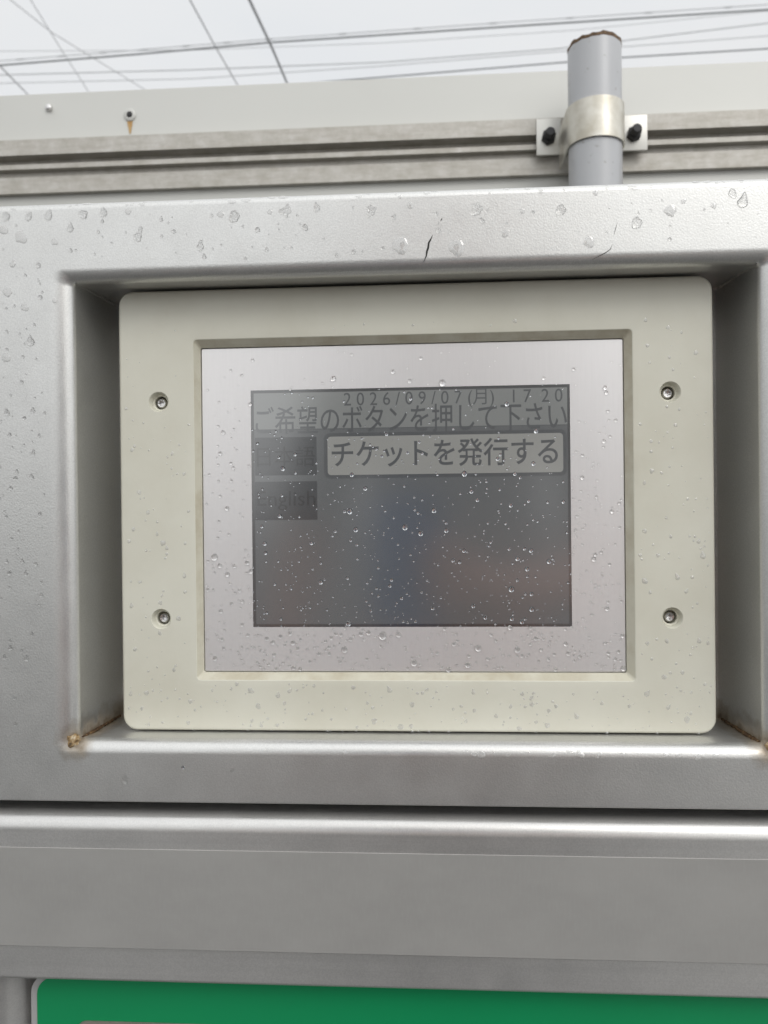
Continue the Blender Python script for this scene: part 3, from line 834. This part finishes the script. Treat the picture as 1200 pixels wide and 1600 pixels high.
# the display and its silver surround
cnt = 0
def disp_y(x, z): return .0047
cand = []
for i in range(2300):
    x = rnd.uniform(BZ[0] + .001, BZ[1] - .001); z = rnd.uniform(BZ[2] + .001, BZ[3] - .001)
    dens = .12 + .88 * min(1, max(0, (.075 - z) / .11))
    if z < -.066: dens = 1.25
    if rnd.random() > dens * .8: continue
    r = min(1.9, .34 + rnd.expovariate(1 / .30)) * MM
    onscr = S_[0] < x < S_[1] and S_[2] < z < S_[3]
    if onscr: r *= .85
    if z < -.066: r *= 1.25
    p = Vector((x, .00462 if not onscr else .00476, z))
    if free(p, r): cand.append((r, p, onscr))
cand.sort(key=lambda t: -t[0])
for i, (r, p, onscr) in enumerate(cand):
    if i < 130:
        if onscr: raindrop(p, r, 'bead', 'tiny round raindrop on the dark display glass', 'raindrops on the display glass', rot=rnd.uniform(-.3, .3))
        else:
            w = 'below' if p.z < S_[2] else 'above' if p.z > S_[3] else 'left of' if p.x < 0 else 'right of'
            raindrop(p, r, 'film_bead', f'round raindrop on the silver surround {w} the display', f'raindrops on the silver surround {w} the display', rot=rnd.uniform(-.3, .3))
    else: spray_drop(p, r, .75, .08, .05, glint=1 if onscr else 2)
# the beige frame
cand = []
for i in range(2200):
    x = rnd.uniform(-HW + .003, HW - .003); z = rnd.uniform(-HH + .002, HH - .02)
    if -.119 < x < .119 and -.094 < z < .095: continue
    if any((x - a) ** 2 + (z - b) ** 2 < .0075 ** 2 for a, b in SC): continue
    if rnd.random() > (.25 if z > .05 else .55 if z > -.09 else 1): continue
    r = rnd.choice((.4, .5, .7, .9, 1.2, 1.6)) * rnd.uniform(.7, 1.15) * MM
    p = Vector((x, -.0000, z))
    if free(p, r * 1.2): cand.append((r, p))
cand.sort(key=lambda t: -t[0])
for i, (r, p) in enumerate(cand):
    w = 'lower edge' if p.z < -.094 else 'upper part' if p.z > .094 else 'left upright' if p.x < 0 else 'right upright'
    if i < 70: raindrop(p, r * .85, rnd.choice(('flat', 'flat', 'flat_tear')), f'flat raindrop on the {w} of the beige frame', f'raindrops on the {w} of the beige frame', rot=rnd.uniform(-.7, .7))
    else: spray_drop(p, r * .9, .26, .5, rnd.choice((0, 0, .7)))
# small ones on the housing
for i in range(2600):
    x = rnd.uniform(-.215, .20); z = rnd.uniform(HO[2] + .01, HO[3] - .008)
    if OP[0] - .002 < x < OP[1] + .002 and OP[2] - .003 < z < OP[3] + .002: continue
    if z < OP[2] and rnd.random() > .12: continue
    if x < OP[0] and z < -.05 and rnd.random() > .55: continue
    if z > OP[3] and rnd.random() > (.75 if x < -.05 else .35): continue
    r = rnd.choice((.4, .6, .8, 1.1, 1.6)) * rnd.uniform(.7, 1.2) * MM
    p = Vector((x, D, z))
    if free(p, r * 1.1): spray_drop(p, r * .8, .42, .45, rnd.choice((0, .4, .8)), glint=-1)
# drops on the recess lip and the lower ledge
for i in range(34):
    x = rnd.uniform(.02, .165) if i < 26 else rnd.uniform(-.16, .17); a = rnd.uniform(.1, .9)
    nrm = Vector((0, -math.cos(a), math.sin(a))); p = Vector((x, D + .0052 * (1 - math.cos(a)), OP[2] + .0052 * math.sin(a)))
    r = rnd.uniform(.6, 1.8) * MM
    if free(p, r): raindrop(p, r, 'flat', 'flat raindrop on the bright lower lip of the recess', 'raindrops on the lower lip of the recess', nrm=nrm, sx=rnd.uniform(1, 1.8))
# hanging beads under the frame's lower edge
for i in range(16):
    x = rnd.uniform(-.14, .15); r = rnd.uniform(.5, 1.0) * MM
    spray_drop(Vector((x, .0006, -HH + .0004)), r, .8, .1)
raindrop(at(195, 1219, D), 2.8 * MM, 'blob', 'lone clear raindrop on the silver strip below the recess', 'raindrops on the silver housing', sx=.6)
raindrop(at(286, 1199, D), .9 * MM, 'bead', 'tiny raindrop on the silver strip under the left screws', 'raindrops on the silver housing')
me = bpy.data.meshes.new('fine_raindrops')
spray.to_mesh(me); spray.free(); me.shade_smooth()
me.materials.append(M['bead']); me.materials.append(M['glint_glass']); me.materials.append(M['glint_film']); me.materials.append(M['water'])
tag(link('fine_raindrops', me), 'fine rain spatter on the housing, the beige frame and the display', 'raindrops', kind='stuff')
